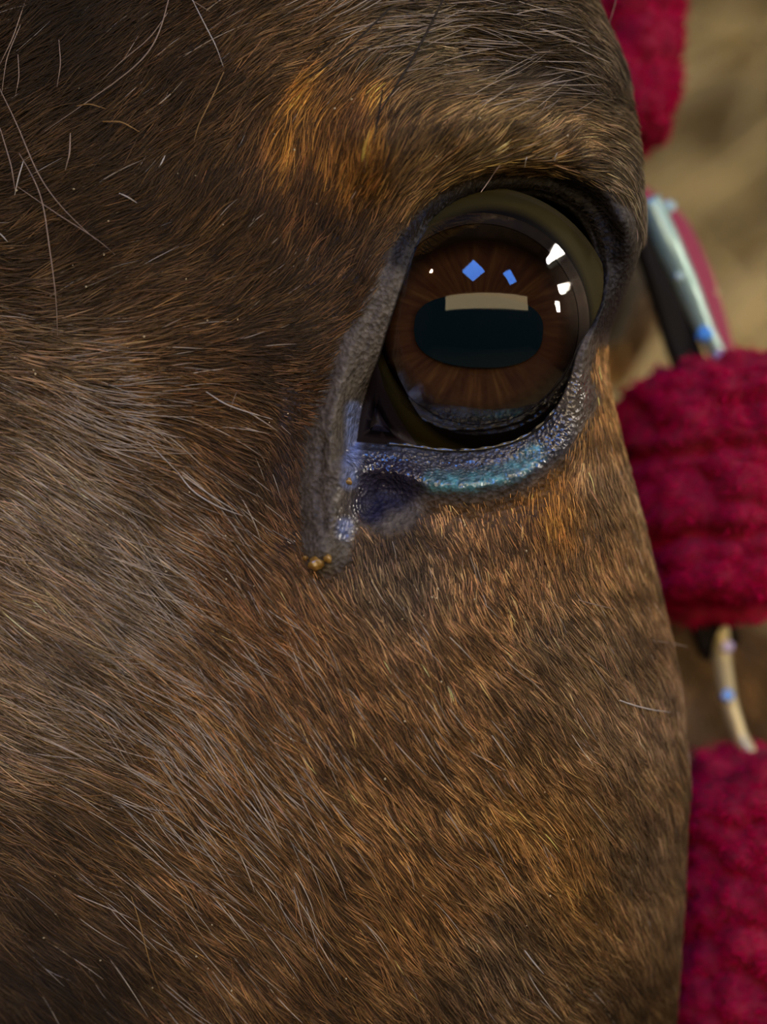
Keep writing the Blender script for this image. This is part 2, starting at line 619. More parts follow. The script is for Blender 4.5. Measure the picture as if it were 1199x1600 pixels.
DEP = ed[None] * (1 - wgt) + DEP * wgt
# rolled lip: a slight thickening just outside the margin
DEP -= 0.9 * np.exp(-((lidd - 14) / 10.0) ** 2)
co = U(PX, PY, DEP)
# inner side of the lids, tucked behind the margin onto the eyeball
inner = []
for q, dz in ((3.0, 0.35), (5.0, 1.2), (9.0, 2.6), (16.0, 4.2)):
    ux, uy = PX[0] - ca_, PY[0] - cb_
    L = np.hypot(ux, uy)
    qq = q * np.where(dz > 2, -1.0, 1.0)
    inner.append(U(PX[0] - ux / L * qq, PY[0] - uy / L * qq, DEP[0] + dz))
inner = np.array(inner[::-1])
# far side: fold the outer border back and close it
last = co[-1]
cen = np.array([0.02, 0.0, EYE_Z])
back = []
for sh, dy in ((1.0, 0.05), (0.9, 0.12), (0.55, 0.17), (0.02, 0.185)):
    q = cen + (last - cen) * sh
    q[:, 1] = np.maximum(last[:, 1], 0.02) * (1 if sh == 1 else 0.9) + dy
    back.append(q)
ALL = np.concatenate([inner, co, np.array(back)])
NI, NB = len(inner), len(back)
rows = ALL.shape[0]
verts = ALL.reshape(-1, 3)
idx = np.arange(rows * NA).reshape(rows, NA)
q0 = idx[:-1]; q1 = idx[1:]
quads = np.stack([q0, np.roll(q0, -1, 1), np.roll(q1, -1, 1), q1], -1).reshape(-1, 4)

# ---- colours of the skin and coat with some light and shade painted in
K_ = lambda s: np.array(s, float)
COATC = [  # px, py, colour of the hair with brow highlight and hollow shade painted in
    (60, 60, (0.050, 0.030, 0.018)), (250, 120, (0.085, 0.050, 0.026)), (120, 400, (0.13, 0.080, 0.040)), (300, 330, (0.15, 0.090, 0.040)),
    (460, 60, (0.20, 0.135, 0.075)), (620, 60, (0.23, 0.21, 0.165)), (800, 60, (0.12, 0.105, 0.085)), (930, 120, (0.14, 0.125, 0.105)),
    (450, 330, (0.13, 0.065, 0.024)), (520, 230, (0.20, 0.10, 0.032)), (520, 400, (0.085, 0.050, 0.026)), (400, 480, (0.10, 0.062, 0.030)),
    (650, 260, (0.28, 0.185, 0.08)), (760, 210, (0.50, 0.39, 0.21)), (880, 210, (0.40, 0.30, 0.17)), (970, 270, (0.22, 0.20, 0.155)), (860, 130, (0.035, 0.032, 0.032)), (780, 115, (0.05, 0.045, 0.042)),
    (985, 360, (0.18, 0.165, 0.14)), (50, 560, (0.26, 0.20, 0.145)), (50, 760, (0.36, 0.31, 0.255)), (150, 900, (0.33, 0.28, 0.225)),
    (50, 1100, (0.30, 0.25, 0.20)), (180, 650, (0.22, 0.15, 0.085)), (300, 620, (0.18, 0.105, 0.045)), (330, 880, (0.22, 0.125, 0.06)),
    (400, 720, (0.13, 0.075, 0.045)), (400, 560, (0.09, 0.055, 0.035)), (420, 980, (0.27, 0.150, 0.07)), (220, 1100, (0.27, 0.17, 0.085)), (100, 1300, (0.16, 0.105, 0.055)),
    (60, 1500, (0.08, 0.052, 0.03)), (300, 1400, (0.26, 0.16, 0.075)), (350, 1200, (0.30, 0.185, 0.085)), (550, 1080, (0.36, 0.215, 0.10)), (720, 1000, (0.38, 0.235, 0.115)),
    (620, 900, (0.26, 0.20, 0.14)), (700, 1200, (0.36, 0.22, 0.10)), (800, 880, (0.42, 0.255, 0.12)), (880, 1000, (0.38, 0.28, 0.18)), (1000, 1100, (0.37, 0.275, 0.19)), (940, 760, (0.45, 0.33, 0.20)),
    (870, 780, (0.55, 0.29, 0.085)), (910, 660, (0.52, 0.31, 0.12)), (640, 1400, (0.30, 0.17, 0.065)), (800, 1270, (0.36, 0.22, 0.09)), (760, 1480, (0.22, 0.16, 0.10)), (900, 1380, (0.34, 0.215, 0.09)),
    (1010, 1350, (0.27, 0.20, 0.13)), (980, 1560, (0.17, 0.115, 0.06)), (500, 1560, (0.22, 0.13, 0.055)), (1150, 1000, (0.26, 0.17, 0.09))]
PATCH = [  # bright tan patches in the coat: px, py, wx, wy, amount
    (450, 165, 22, 40, 0.75), (432, 240, 20, 55, 0.75), (568, 168, 24, 22, 0.7), (575, 262, 18, 32, 0.85), (490, 230, 30, 60, 0.3), (535, 300, 40, 40, 0.35), (865, 790, 26, 60, 0.5), (880, 1340, 40, 90, 0.2), (780, 1270, 40, 50, 0.15)]


def coat_colour(x, y):
    c = idw(x, y, [(p[0], p[1]) for p in COATC], [p[2] for p in COATC], 3.2)
    m = 0.65 + 0.7 * vnoise(x / 26 + 3, y / 26, 21)
    m *= 0.75 + 0.5 * vnoise(x / 90, y / 90 + 9, 22)
    c = c * m[..., None]
    c = c * np.array([0.62, 0.52, 0.37])
    c = c * (1 - 0.55 * (1 - ss(x, 150, 520)) * (1 - ss(y, 330, 600)))[..., None]  # dim upper-left corner painted into the hair colour
    c = c * (1 - 0.6 * ss(y, 1150, 1600) * (1 - ss(x, 50, 600)))[..., None]  # light falling off at the lower left, painted in likewise
    for cx, cy, wx, wy, am in PATCH:
        w = am * np.exp(-((x - cx) / wx) ** 2 - ((y - cy) / wy) ** 2) * (0.6 + 0.6 * vnoise(x / 9, y / 30, 23))
        w = np.clip(w, 0, 1)[..., None]
        c = c * (1 - w) + np.array([0.62, 0.27, 0.035]) * w
    return c


FOLD0 = [(640, 385), (608, 450), (575, 520)]
FOLD = [(566, 545), (540, 610), (514, 690), (505, 770), (505, 855)]
FOLD2 = [(548, 700), (540, 770), (520, 860)]
LOWLID = [(575, 715), (640, 735), (720, 745), (800, 728), (855, 685), (895, 615)]


def bare(x, y):
    """1 where the skin is hairless: lid borders, the fold at the inner corner"""
    dl = polydist(x, y, lid_closed)
    b = 1 - ss(dl, 16, 40)
    b = np.maximum(b, 1 - ss(polydist(x, y, FOLD), 32, 50))
    b = np.maximum(b, 1 - ss(polydist(x, y, FOLD2), 20, 34))
    b = np.maximum(b, 1 - ss(polydist(x, y, FOLD0), 14, 40))
    b = np.maximum(b, 1 - ss(polydist(x, y, LOWLID), 30, 58))
    b = np.maximum(b, 1 - ss(np.hypot(x - 605, (y - 768)), 52, 76))
    b = np.maximum(b, (1 - ss(polydist(x, y, [(880, 312), (950, 345), (972, 400), (945, 495)]), 34, 56)))
    return b


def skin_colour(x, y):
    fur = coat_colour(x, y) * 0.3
    sk = np.zeros(np.shape(x) + (3,)) + np.array([0.095, 0.080, 0.062])
    k = 1 - ss(polydist(x, y, [(640, 392), (690, 315), (760, 288), (850, 285), (930, 325), (965, 395), (942, 490)]), 18, 56)
    sk = sk * (1 - k[..., None]) + np.array([0.014, 0.012, 0.012]) * k[..., None]          # black lid skin
    k = 1 - ss(polydist(x, y, [(600, 715), (640, 728), (720, 738), (800, 722), (858, 680)]), 24, 56)
    sk = sk * (1 - k[..., None]) + np.array([0.036, 0.038, 0.050]) * k[..., None]          # dark slate lower lid
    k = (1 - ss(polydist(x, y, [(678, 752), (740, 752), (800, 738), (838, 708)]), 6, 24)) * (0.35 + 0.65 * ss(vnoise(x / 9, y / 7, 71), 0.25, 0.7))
    sk = sk * (1 - k[..., None]) + np.array([0.075, 0.24, 0.26]) * k[..., None]            # teal wet sheen painted into the bare rim's colour
    k = np.maximum(1 - ss(np.hypot((x - 606) / 1.25, y - 756), 30, 58), 1 - ss(np.hypot(x - 578, y - 792), 18, 42))
    sk = sk * (1 - k[..., None]) + np.array([0.016, 0.014, 0.030]) * k[..., None]          # shade in the pit painted as dark bluish skin
    k = (1 - ss(polydist(x, y, [(552, 640), (553, 700), (545, 752)]), 5, 19)) * (0.4 + 0.6 * vnoise(x / 6, y / 6, 72))
    k = np.maximum(k, 0.8 * (1 - ss(np.hypot(x - 538, (y - 826) / 1.4), 6, 17)))
    sk = sk * (1 - k[..., None]) + np.array([0.15, 0.20, 0.38]) * k[..., None]             # bluish wet sheen painted in by the inner corner
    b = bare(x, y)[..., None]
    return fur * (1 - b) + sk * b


px_all, py_all = P(verts)
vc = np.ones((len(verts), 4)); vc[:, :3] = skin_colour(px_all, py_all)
inn = np.zeros(len(verts), bool); inn[:NI * NA] = True
vc[inn, :3] = (0.022, 0.017, 0.013)
wetv = np.zeros(len(verts))
wetv[:] = np.clip(np.maximum(1 - ss(polydist(px_all, py_all, LOWLID), 18, 46), 1 - ss(polydist(px_all, py_all, [(556, 640), (552, 740), (538, 830)]), 8, 24)), 0, 1)

t = NT('horse_skin')
b = t.n('ShaderNodeBsdfPrincipled')
a1 = t.n('ShaderNodeAttribute', attribute_name='skin')
a2 = t.n('ShaderNodeAttribute', attribute_name='wet')
co_ = t.n('ShaderNodeTexCoord')
nz = t.n('ShaderNodeTexNoise')
nz.inputs['Scale'].default_value = 900
nz.inputs['Detail'].default_value = 4
t.l(co_.outputs['Object'], nz.inputs['Vector'])
vo = t.n('ShaderNodeTexVoronoi')
vo.inputs['Scale'].default_value = 1300
t.l(co_.outputs['Object'], vo.inputs['Vector'])
mul = t.n('ShaderNodeMixRGB', blend_type='MULTIPLY')
mul.inputs[0].default_value = 1
t.l(a1.outputs['Color'], mul.inputs[1])
t.l(t.ramp(nz.outputs[0], [(0.3, (0.45, 0.45, 0.45)), (0.7, (1.5, 1.5, 1.5))]), mul.inputs[2])
t.l(mul.outputs[0], b.inputs['Base Color'])
ro = t.n('ShaderNodeMapRange')
ro.inputs[3].default_value = 0.55
ro.inputs[4].default_value = 0.24
t.l(a2.outputs['Fac'], ro.inputs[0])
t.l(ro.outputs[0], b.inputs['Roughness'])
t.l(a2.outputs['Fac'], b.inputs['Coat Weight'])
b.inputs['Specular IOR Level'].default_value = 0.22
b.inputs['Coat Roughness'].default_value = 0.16
b.inputs['Coat IOR'].default_value = 1.7
bp = t.n('ShaderNodeBump')
bp.inputs['Strength'].default_value = 0.7
bp.inputs['Distance'].default_value = 0.0004
ad = t.n('ShaderNodeMath', operation='ADD')
t.l(vo.outputs['Distance'], ad.inputs[0]); t.l(nz.outputs[0], ad.inputs[1])
t.l(ad.outputs[0], bp.inputs['Height'])
t.l(bp.outputs[0], b.inputs['Normal'])
t.l(bp.outputs[0], b.inputs['Coat Normal'])
M_skin = t.surf(b.outputs[0])

head = mesh_obj('head', verts - HO, quads, M_skin, horse)
me = head.data
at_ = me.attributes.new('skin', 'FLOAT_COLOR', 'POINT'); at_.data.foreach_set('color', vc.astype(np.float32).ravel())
at_ = me.attributes.new('wet', 'FLOAT', 'POINT'); at_.data.foreach_set('value', wetv.astype(np.float32))
head['label'] = 'brown head with leathery grey eyelids'

# ---- eyeball
eye_c = U(*EC, 0.0)


_ang = np.arctan2(-(LIDF[:, 1] - EC[1]), LIDF[:, 0] - EC[0])
_rad = np.hypot(LIDF[:, 1] - EC[1], LIDF[:, 0] - EC[0])
_o = np.argsort(_ang)


def lid_radius(a):
    return float(np.interp((a + PI) % (2 * PI) - PI, _ang[_o], _rad[_o], period=2 * PI))


def revolve(name, prof, mat, parent, origin, n=96, clip=False):
    """prof: list of (radius px, depth mm) -> surface round the eye axis; local origin at the eye apex"""
    v = []; f = []
    for r, d in prof:
        for i in range(n):
            a = 2 * PI * i / n
            rr = min(r, lid_radius(a) + 3.0) if clip else r
            dd = float(eye_depth(rr)) if clip and rr < r and d < 16 else d
            q = 1 + dd / 220.0
            v.append((rr * q * PXM * math.cos(a), dd * 0.001, rr * q * PXM * math.sin(a)))
    for k in range(len(prof) - 1):
        for i in range(n):
            j = (i + 1) % n
            f.append((k * n + i, k * n + j, (k + 1) * n + j, (k + 1) * n + i))
    o = mesh_obj(name, v, f, mat, parent)
    o.location = Vector(origin)
    return o


t = NT('eyeball_wet')
b = t.n('ShaderNodeBsdfPrincipled')
tc = t.n('ShaderNodeTexCoord')
mp = t.n('ShaderNodeMapping')
mp.inputs['Location'].default_value = (-0.0018 / 0.0172, 0, 0.0010 / 0.0205)
mp.inputs['Scale'].default_value = (1 / 0.0172, 0.0, 1 / 0.0205)
t.l(tc.outputs['Object'], mp.inputs['Vector'])
ln_ = t.n('ShaderNodeVectorMath', operation='LENGTH')
t.l(mp.outputs[0], ln_.inputs[0])
t.l(t.ramp(ln_.outputs['Value'], [(0.0, (0.006, 0.004, 0.003)), (0.93, (0.004, 0.003, 0.0025)), (1.0, (0.036, 0.028, 0.008))]), b.inputs['Base Color'])
b.inputs['Roughness'].default_value = 0.5
b.inputs['Specular IOR Level'].default_value = 0.12
b.inputs['Specular IOR Level'].default_value = 0.05
M_eyeball = t.surf(b.outputs[0])
prof = [(r, float(eye_depth(r)) + 0.4 * (1 - ss(r, 158, 172))) for r in np.linspace(149, 212, 30)] + [(195, 24), (150, 36), (80, 44), (1, 46)]
prof = [(r, float(d)) for r, d in prof]
eyeball = revolve('eyeball', prof, M_eyeball, horse, eye_c - HO, clip=True)
_to = Vector(eye_c) - cam.location
eyeball.rotation_euler = Vector((0, 1, 0)).rotation_difference(_to).to_euler()
eyeball['label'] = 'wet dark globe with olive rim'

t = NT('iris_brown')
b = t.n('ShaderNodeBsdfPrincipled')
tc = t.n('ShaderNodeTexCoord')
sep = t.n('ShaderNodeSeparateXYZ')
t.l(tc.outputs['Object'], sep.inputs[0])
ata = t.n('ShaderNodeMath', operation='ARCTAN2')
t.l(sep.outputs['Z'], ata.inputs[0]); t.l(sep.outputs['X'], ata.inputs[1])
ln_ = t.n('ShaderNodeVectorMath', operation='LENGTH')
t.l(tc.outputs['Object'], ln_.inputs[0])
cb = t.n('ShaderNodeCombineXYZ')
m1 = t.n('ShaderNodeMath', operation='MULTIPLY', i_1=9.0); t.l(ata.outputs[0], m1.inputs[0])
m2 = t.n('ShaderNodeMath', operation='MULTIPLY', i_1=160.0); t.l(ln_.outputs['Value'], m2.inputs[0])
t.l(m1.outputs[0], cb.inputs[0]); t.l(m2.outputs[0], cb.inputs[1])
nz = t.n('ShaderNodeTexNoise'); nz.inputs['Scale'].default_value = 1.2; nz.inputs['Detail'].default_value = 5
t.l(cb.outputs[0], nz.inputs['Vector'])
mi = t.n('ShaderNodeMixRGB', blend_type='MULTIPLY'); mi.inputs[0].default_value = 1
cx2 = t.n('ShaderNodeCombineXYZ'); t.l(sep.outputs['X'], cx2.inputs[0]); zz = t.n('ShaderNodeMath', operation='MULTIPLY_ADD', i_1=1.09, i_2=0.0007); t.l(sep.outputs['Z'], zz.inputs[0]); t.l(zz.outputs[0], cx2.inputs[1])
ln2 = t.n('ShaderNodeVectorMath', operation='LENGTH'); t.l(cx2.outputs[0], ln2.inputs[0])
m3 = t.n('ShaderNodeMath', operation='MULTIPLY', i_1=1 / 0.0156); t.l(ln2.outputs['Value'], m3.inputs[0])
t.l(t.ramp(nz.outputs[0], [(0.25, (0.018, 0.006, 0.004)), (0.55, (0.040, 0.016, 0.006)), (0.8, (0.075, 0.038, 0.011))]), mi.inputs[1])
t.l(t.ramp(m3.outputs[0], [(0.80, (1, 1, 1)), (0.99, (0.02, 0.012, 0.01))]), mi.inputs[2])
t.l(mi.outputs[0], b.inputs['Base Color'])
b.inputs['Specular IOR Level'].default_value = 0.0
b.inputs['Roughness'].default_value = 0.8
M_iris = t.surf(b.outputs[0])
iris = revolve('iris', [(20, RIM + 3.2), (60, RIM + 2.9), (105, RIM + 1.9), (135, RIM + 0.8), (156, RIM + 0.35)], M_iris, eyeball, (0, 0, 0))
iris['label'] = 'dark brown iris'
# pupil: a wide horizontal oval, slightly tilted, a little proud of the iris
v = [(0, 0, 0)]; f = []
npp = 64
for i in range(npp):
    a = 2 * PI * i / npp
    cx, cy = math.cos(a), math.sin(a)
    x = 104 * math.copysign(abs(cx) ** 0.85, cx); z = (54 if cy > 0 else 62) * math.copysign(abs(cy) ** 0.75, cy)
    v.append((x * PXM, 0.00012 + 0.00000, z * PXM))
    f.append((0, 1 + i, 1 + (i + 1) % npp))
M_pupil = principled('pupil_dark', (0.002, 0.007, 0.009), 1.0, spec=0.0)
pu = mesh_obj('pupil', v, f, M_pupil, eyeball)
pu.location = (0, (RIM + 1.5) * 0.001, -0.0006)
pu.rotation_euler = (0, math.radians(3), 0)
pu['label'] = 'wide dark teal pupil'
# cornea: clear shell, mirror-like film over the iris
t = NT('cornea_film')
fr = t.n('ShaderNodeFresnel'); fr.inputs[0].default_value = 1.45
tr = t.n('ShaderNodeBsdfTransparent')
gl = t.n('ShaderNodeBsdfGlossy'); gl.inputs['Roughness'].default_value = 0.015
mx = t.n('ShaderNodeMixShader')
t.l(fr.outputs[0], mx.inputs[0]); t.l(tr.outputs[0], mx.inputs[1]); t.l(gl.outputs[0], mx.inputs[2])
M_cornea = t.surf(mx.outputs[0])
cornea = revolve('cornea', CORNEA, M_cornea, eyeball, (0, 0, 0), 128)
cornea['label'] = 'glossy clear cornea mirroring the barn'

# third eyelid in the inner corner
TE = [(556, 692), (563, 650), (577, 604), (590, 575), (600, 612), (618, 650), (645, 690), (655, 704), (610, 700)]
cx, cy = 590, 660
v = [U(cx, cy, float(eye_depth(math.hypot(cx - EC[0], cy - EC[1]))) - 1.4)]
f = []
te = []
for (x0, y0), (x1, y1) in zip(TE, TE[1:] + TE[:1]):
    for tq in (0, 0.25, 0.5, 0.75):
        te.append((x0 + (x1 - x0) * tq, y0 + (y1 - y0) * tq))
nt = len(te)
for q in (0.35, 0.7, 0.95, 1.10):
    for x, y in te:
        X, Y = cx + (x - cx) * q, cy + (y - cy) * q
        v.append(U(X, Y, float(eye_depth(math.hypot(X - EC[0], Y - EC[1]))) - 0.7 - 0.5 * (1.21 - q * q)))
for i in range(nt):
    j = (i + 1) % nt
    f.append((0, 1 + i, 1 + j))
    for k in range(3):
        f.append((1 + k * nt + i, 1 + k * nt + j, 1 + (k + 1) * nt + j, 1 + (k + 1) * nt + i))
M_te = principled('dark_membrane', (0.010, 0.005, 0.005), 0.5, spec=0.2)
o = mesh_obj('third_eyelid', np.array([np.asarray(p) for p in v]) - HO, f, M_te, horse)
o['label'] = 'black wet membrane in the inner corner of the eye'


def tube_mesh(name, pts, radii, mat, parent, n=8, off=None):
    pts = np.asarray(pts, float)
    m = len(pts)
    tang = np.gradient(pts, axis=0)
    tang /= np.linalg.norm(tang, axis=1)[:, None]
    up = np.array([0.0, 1.0, 0.0])
    v, f = [], []
    for i in range(m):
        s = np.cross(tang[i], up); s /= np.linalg.norm(s) + 1e-12
        w = np.cross(s, tang[i])
        for k in range(n):
            a = 2 * PI * k / n
            v.append(pts[i] + radii[i] * (math.cos(a) * s + math.sin(a) * w))
    for i in range(m - 1):
        for k in range(n):
            kk = (k + 1) % n
            f.append((i * n + k, i * n + kk, (i + 1) * n + kk, (i + 1) * n + k))
    f += [tuple(range(n))[::-1], tuple(range((m - 1) * n, m * n))]
    v = np.array(v)
    if off is not None:
        v = v - off
    return mesh_obj(name, v, f, mat, parent)


# tear film: a thin wet bead along the lower lid
low = [p for p in LIDF if p[1] > 600 and p[0] > 570 and p[1] > 560]
low = sorted([tuple(p) for p in low if p[1] > 640], key=lambda p: p[0])
low = [p for p in low if p[0] > 600]
lp = np.array([U(x + (EC[0] - x) * 0.012, y + (EC[1] - y) * 0.012, float(eye_depth(math.hypot(x - EC[0], y - EC[1]))) - 1.25) for x, y in low])
M_tear = principled('tear_film', (0.01, 0.01, 0.012), 0.08, coat=1.0)
tube_mesh('tear_film', lp, [0.00035 + 0.00012 * math.sin(i * 1.3) for i in range(len(lp))], M_tear, horse, 8, HO)

# crust at the foot of the fold
for name_, cx, cy, r in (('eye_crust', 494, 880, 11), ('eye_crust', 513, 873, 7), ('eye_crust', 478, 872, 5), ('eye_crust', 545, 752, 6)):
    bm = bmesh.new()
    bmesh.ops.create_icosphere(bm, subdivisions=3, radius=r * PXM)
    for vv in bm.verts:
        n_ = float(vnoise(np.array([vv.co.x * 3000 + 5 + cx]), np.array([vv.co.z * 3000 + vv.co.y * 2000 + 7]), 31)[0])
        vv.co *= 0.7 + 0.6 * n_
    me_ = bpy.data.meshes.new(name_)
    bm.to_mesh(me_); bm.free()
    for p in me_.polygons: p.use_smooth = True
    me_.materials.append(M_crust)
    o = link(bpy.data.objects.new(name_, me_), horse)
    d = float(base_depth(np.array([float(cx)]), np.array([float(cy)]))[0])
    o.location = Vector(U(cx, cy, d - 0.3) - HO)
    o['label'] = 'crumb of dried amber discharge'

# ------------------------------------------------------------------ the coat
FLOW = [  # px, py, direction the hair points (degrees, 0 = right, positive = down), length mm
    (0, 100, -30, 9), (150, 150, -35, 8), (300, 100, -35, 7), (450, 60, -20, 7), (600, 40, -4, 7), (750, 60, 8, 6), (900, 90, 30, 5), (960, 250, 45, 4),
    (100, 400, -25, 7), (300, 350, -50, 6), (450, 350, -65, 5), (500, 250, -76, 5), (570, 200, -70, 5), (600, 120, -40, 6), (570, 310, -72, 4), (650, 230, -58, 4.5),
    (750, 220, -48, 4), (850, 215, -40, 4), (940, 225, -5, 4), (980, 330, 55, 4), (800, 140, -15, 6), (700, 130, -20, 6), (200, 500, -22, 7), (350, 470, -42, 5), (500, 430, -50, 3.5),
    (480, 520, -35, 3.0), (300, 580, 5, 6), (420, 560, -10, 3.5), (0, 540, 15, 7), (100, 550, 5, 7), (50, 600, 28, 9), (50, 700, 34, 10), (50, 850, 30, 11), (200, 800, 34, 10), (300, 700, 33, 7), (360, 640, 22, 5),
    (380, 800, 50, 6), (440, 740, 60, 3), (450, 950, 55, 6), (300, 950, 44, 8), (100, 1000, 32, 11), (50, 1150, 22, 10), (100, 1350, 35, 9), (200, 1550, 48, 8), (300, 1200, 42, 8),
    (500, 1200, 50, 5.5), (700, 1100, 54, 4.5), (600, 950, 56, 4), (800, 1300, 51, 5), (950, 1400, 54, 5), (950, 1000, 50, 4.5), (1000, 1200, 52, 5), (700, 860, 76, 3), (800, 845, 72, 3), (600, 855, 80, 3),
    (900, 700, 92, 3), (900, 800, 76, 3.5), (960, 800, 64, 4), (700, 1500, 54, 6), (480, 1450, 50, 7)]
fx_ = [(p[0], p[1]) for p in FLOW]
fv_ = [(math.cos(math.radians(p[2])), math.sin(math.radians(p[2])), p[3]) for p in FLOW]


def flow(x, y):
    v = idw(x, y, fx_, fv_, 3.4)
    a = np.arctan2(v[..., 1], v[..., 0])
    return a, v[..., 2]


tri = np.concatenate([quads[:, [0, 1, 2]], quads[:, [0, 2, 3]]])
row_of = np.concatenate([np.repeat(np.arange(rows - 1), NA)] * 2)
tri = tri[(row_of >= NI) & (row_of < rows - NB - 1)]
p0, p1, p2 = verts[tri[:, 0]], verts[tri[:, 1]], verts[tri[:, 2]]
cr = np.cross(p1 - p0, p2 - p0)
area = np.linalg.norm(cr, axis=1) / 2
me.update()
vn = np.zeros(len(verts) * 3, np.float32)
me.vertices.foreach_get('normal', vn)
vn = vn.reshape(-1, 3)
# orient outwards (towards the camera in the middle of the face)
mid = idx[NI + 60, NA // 4]
if vn[mid, 1] > 0:
    me.flip_normals(); me.update()
    vn = -vn
cenp = (p0 + p1 + p2) / 3
cpx, cpy = P(cenp)
dens = np.clip(1 - 1.06 * bare(cpx, cpy), 0, 1)
dens *= np.where((cpx > -90) & (cpx < 1260) & (cpy > -90) & (cpy < 1690), 1.0, 0.22)
front = vn[tri[:, 0], 1] < 0.15
dens *= np.where(front & (cenp[:, 1] < 0.035), 1.0, 0.35)
wt = area * dens
NH = 320000
pick = rng.choice(len(tri), NH, p=wt / wt.sum())
r1 = np.sqrt(rng.random(NH)); r2 = rng.random(NH)
w0, w1, w2 = 1 - r1, r1 * (1 - r2), r1 * r2
T = tri[pick]
root = verts[T[:, 0]] * w0[:, None] + verts[T[:, 1]] * w1[:, None] + verts[T[:, 2]] * w2[:, None]
nrm = vn[T[:, 0]] * w0[:, None] + vn[T[:, 1]] * w1[:, None] + vn[T[:, 2]] * w2[:, None]
nrm /= np.linalg.norm(nrm, axis=1)[:, None] + 1e-12
hx, hy = P(root)


def strands(root, nrm, hx, hy, length, jitter, lift, K=5, clump=0.35, cell=16.0):
    n = len(root)
    ang, _ = flow(hx, hy)
    ang = ang + 0.40 * (vnoise(hx / 60, hy / 60, 41) - 0.5) + 0.35 * (vnoise(hx / 17, hy / 17, 42) - 0.5) + rng.normal(0, jitter, n)
    bend = rng.normal(0, 0.15, n) + 0.6 * (vnoise(hx / 22, hy / 22, 43) - 0.5)
    # clumps: tips lean to the nearest clump centre
    ci, cj = np.floor(hx / cell), np.floor(hy / cell)
    bd = np.full(n, 1e9); gx = np.zeros(n); gy = np.zeros(n)
    for di in (-1, 0, 1):
        for dj in (-1, 0, 1):
            qx = (ci + di + hash2(ci + di, cj + dj, 51)) * cell
            qy = (cj + dj + hash2(ci + di, cj + dj, 52)) * cell
            dd = (qx - hx) ** 2 + (qy - hy) ** 2
            m = dd < bd
            bd = np.where(m, dd, bd); gx = np.where(m, qx, gx); gy = np.where(m, qy, gy)
    k = (root[:, 1] + DIST) / DIST * PXM
    cl = np.stack([(gx - hx) * k, 0 * gx, -(gy - hy) * k], -1)
    cl -= nrm * (cl * nrm).sum(1)[:, None]
    out = np.zeros((n, K, 3))
    pos = root.copy() - nrm * 0.00008
    out[:, 0] = pos
    for s in range(1, K):
        u = s / (K - 1)
        a = ang + bend * (u - 0.3)
        d = np.stack([np.cos(a), 0 * a, -np.sin(a)], -1)
        d -= nrm * (d * nrm).sum(1)[:, None]
        d /= np.linalg.norm(d, axis=1)[:, None] + 1e-9
        li = lift * (1.25 - 1.35 * u)
        step = (d * np.cos(li)[:, None] + nrm * np.sin(li)[:, None]) * (length / (K - 1))[:, None]
        pos = pos + step
        out[:, s] = pos + cl * (clump * u * u)
    return out


_, ln0 = flow(hx, hy)
near = 1 - bare(hx, hy)
length = ln0 * 0.001 * rng.uniform(0.55, 1.15, NH) * (0.45 + 0.55 * near)
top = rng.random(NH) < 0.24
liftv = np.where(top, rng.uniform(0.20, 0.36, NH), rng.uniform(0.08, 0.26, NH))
pts = strands(root, nrm, hx, hy, length, 0.10, liftv)
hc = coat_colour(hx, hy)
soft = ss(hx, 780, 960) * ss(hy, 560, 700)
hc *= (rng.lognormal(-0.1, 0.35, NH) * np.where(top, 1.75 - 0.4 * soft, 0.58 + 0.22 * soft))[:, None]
ci_ = np.floor((hx + hy * 0.6) / 9); cj_ = np.floor((hy - hx * 0.6) / 9)
hc *= np.exp(0.75 * (hash2(ci_, cj_, 77) - 0.55) + 0.9 * (vnoise(hx / 13, hy / 13, 78) - 0.5))[:, None]
hc *= 1 + rng.normal(0, 0.05, (NH, 3))
# pale hairs sprinkled through the coat, mostly to the left
pale = rng.random(NH) < (0.004 + 0.06 * np.exp(-((hx - 60) / 190) ** 2 - ((hy - 860) / 260) ** 2))
hc[pale] = hc[pale] * 0.5 + np.array([0.34, 0.30, 0.25])
hc = np.clip(hc, 0.004, 0.85)
rad0 = 0.000058 * rng.uniform(0.7, 1.25, NH) * np.where(top, 1.2, 0.9)
outside = ~((hx > -90) & (hx < 1260) & (hy > -90) & (hy < 1690))
rad0[outside] *= 2.0
prof = np.array([1.0, 1.0, 0.9, 0.65, 0.2])
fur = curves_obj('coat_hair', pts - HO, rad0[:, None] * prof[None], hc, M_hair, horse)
fur['kind'] = 'stuff'
fur['label'] = 'short sleek brown coat with grey and tan areas'

# ---- longer pale guard hairs over the left of the face and the brow
GUARD = [(60, 840, 170, 260, 520), (250, 1000, 200, 250, 380), (330, 1250, 220, 260, 200), (640, 60, 260, 60, 120), (820, 150, 90, 30, 22), (700, 1100, 300, 300, 60), (80, 620, 120, 80, 160)]
gp = []
for cx, cy, wx, wy, n in GUARD:
    gp.append(np.stack([rng.normal(cx, wx * 0.6, n), rng.normal(cy, wy * 0.6, n)], -1))
gp = np.concatenate(gp)
gp = gp[(bare(gp[:, 0], gp[:, 1]) < 0.3) & (gp[:, 0] < 930)]
gd = base_depth(gp[:, 0], gp[:, 1]) + surf(a_of(gp[:, 0], gp[:, 1]), gp[:, 1])[1]
groot = U(gp[:, 0], gp[:, 1], gd - 0.35)
gn = np.zeros_like(groot); gn[:, 1] = -1
_, gl_ = flow(gp[:, 0], gp[:, 1])
ng = len(gp)
gpts = strands(groot, gn, gp[:, 0], gp[:, 1], gl_ * 0.001 * rng.uniform(0.9, 1.7, ng), 0.12, rng.uniform(0.06, 0.2, ng), K=6, clump=0.0)
gc = np.array([0.42, 0.35, 0.26]) * rng.uniform(0.5, 1.3, (ng, 1))
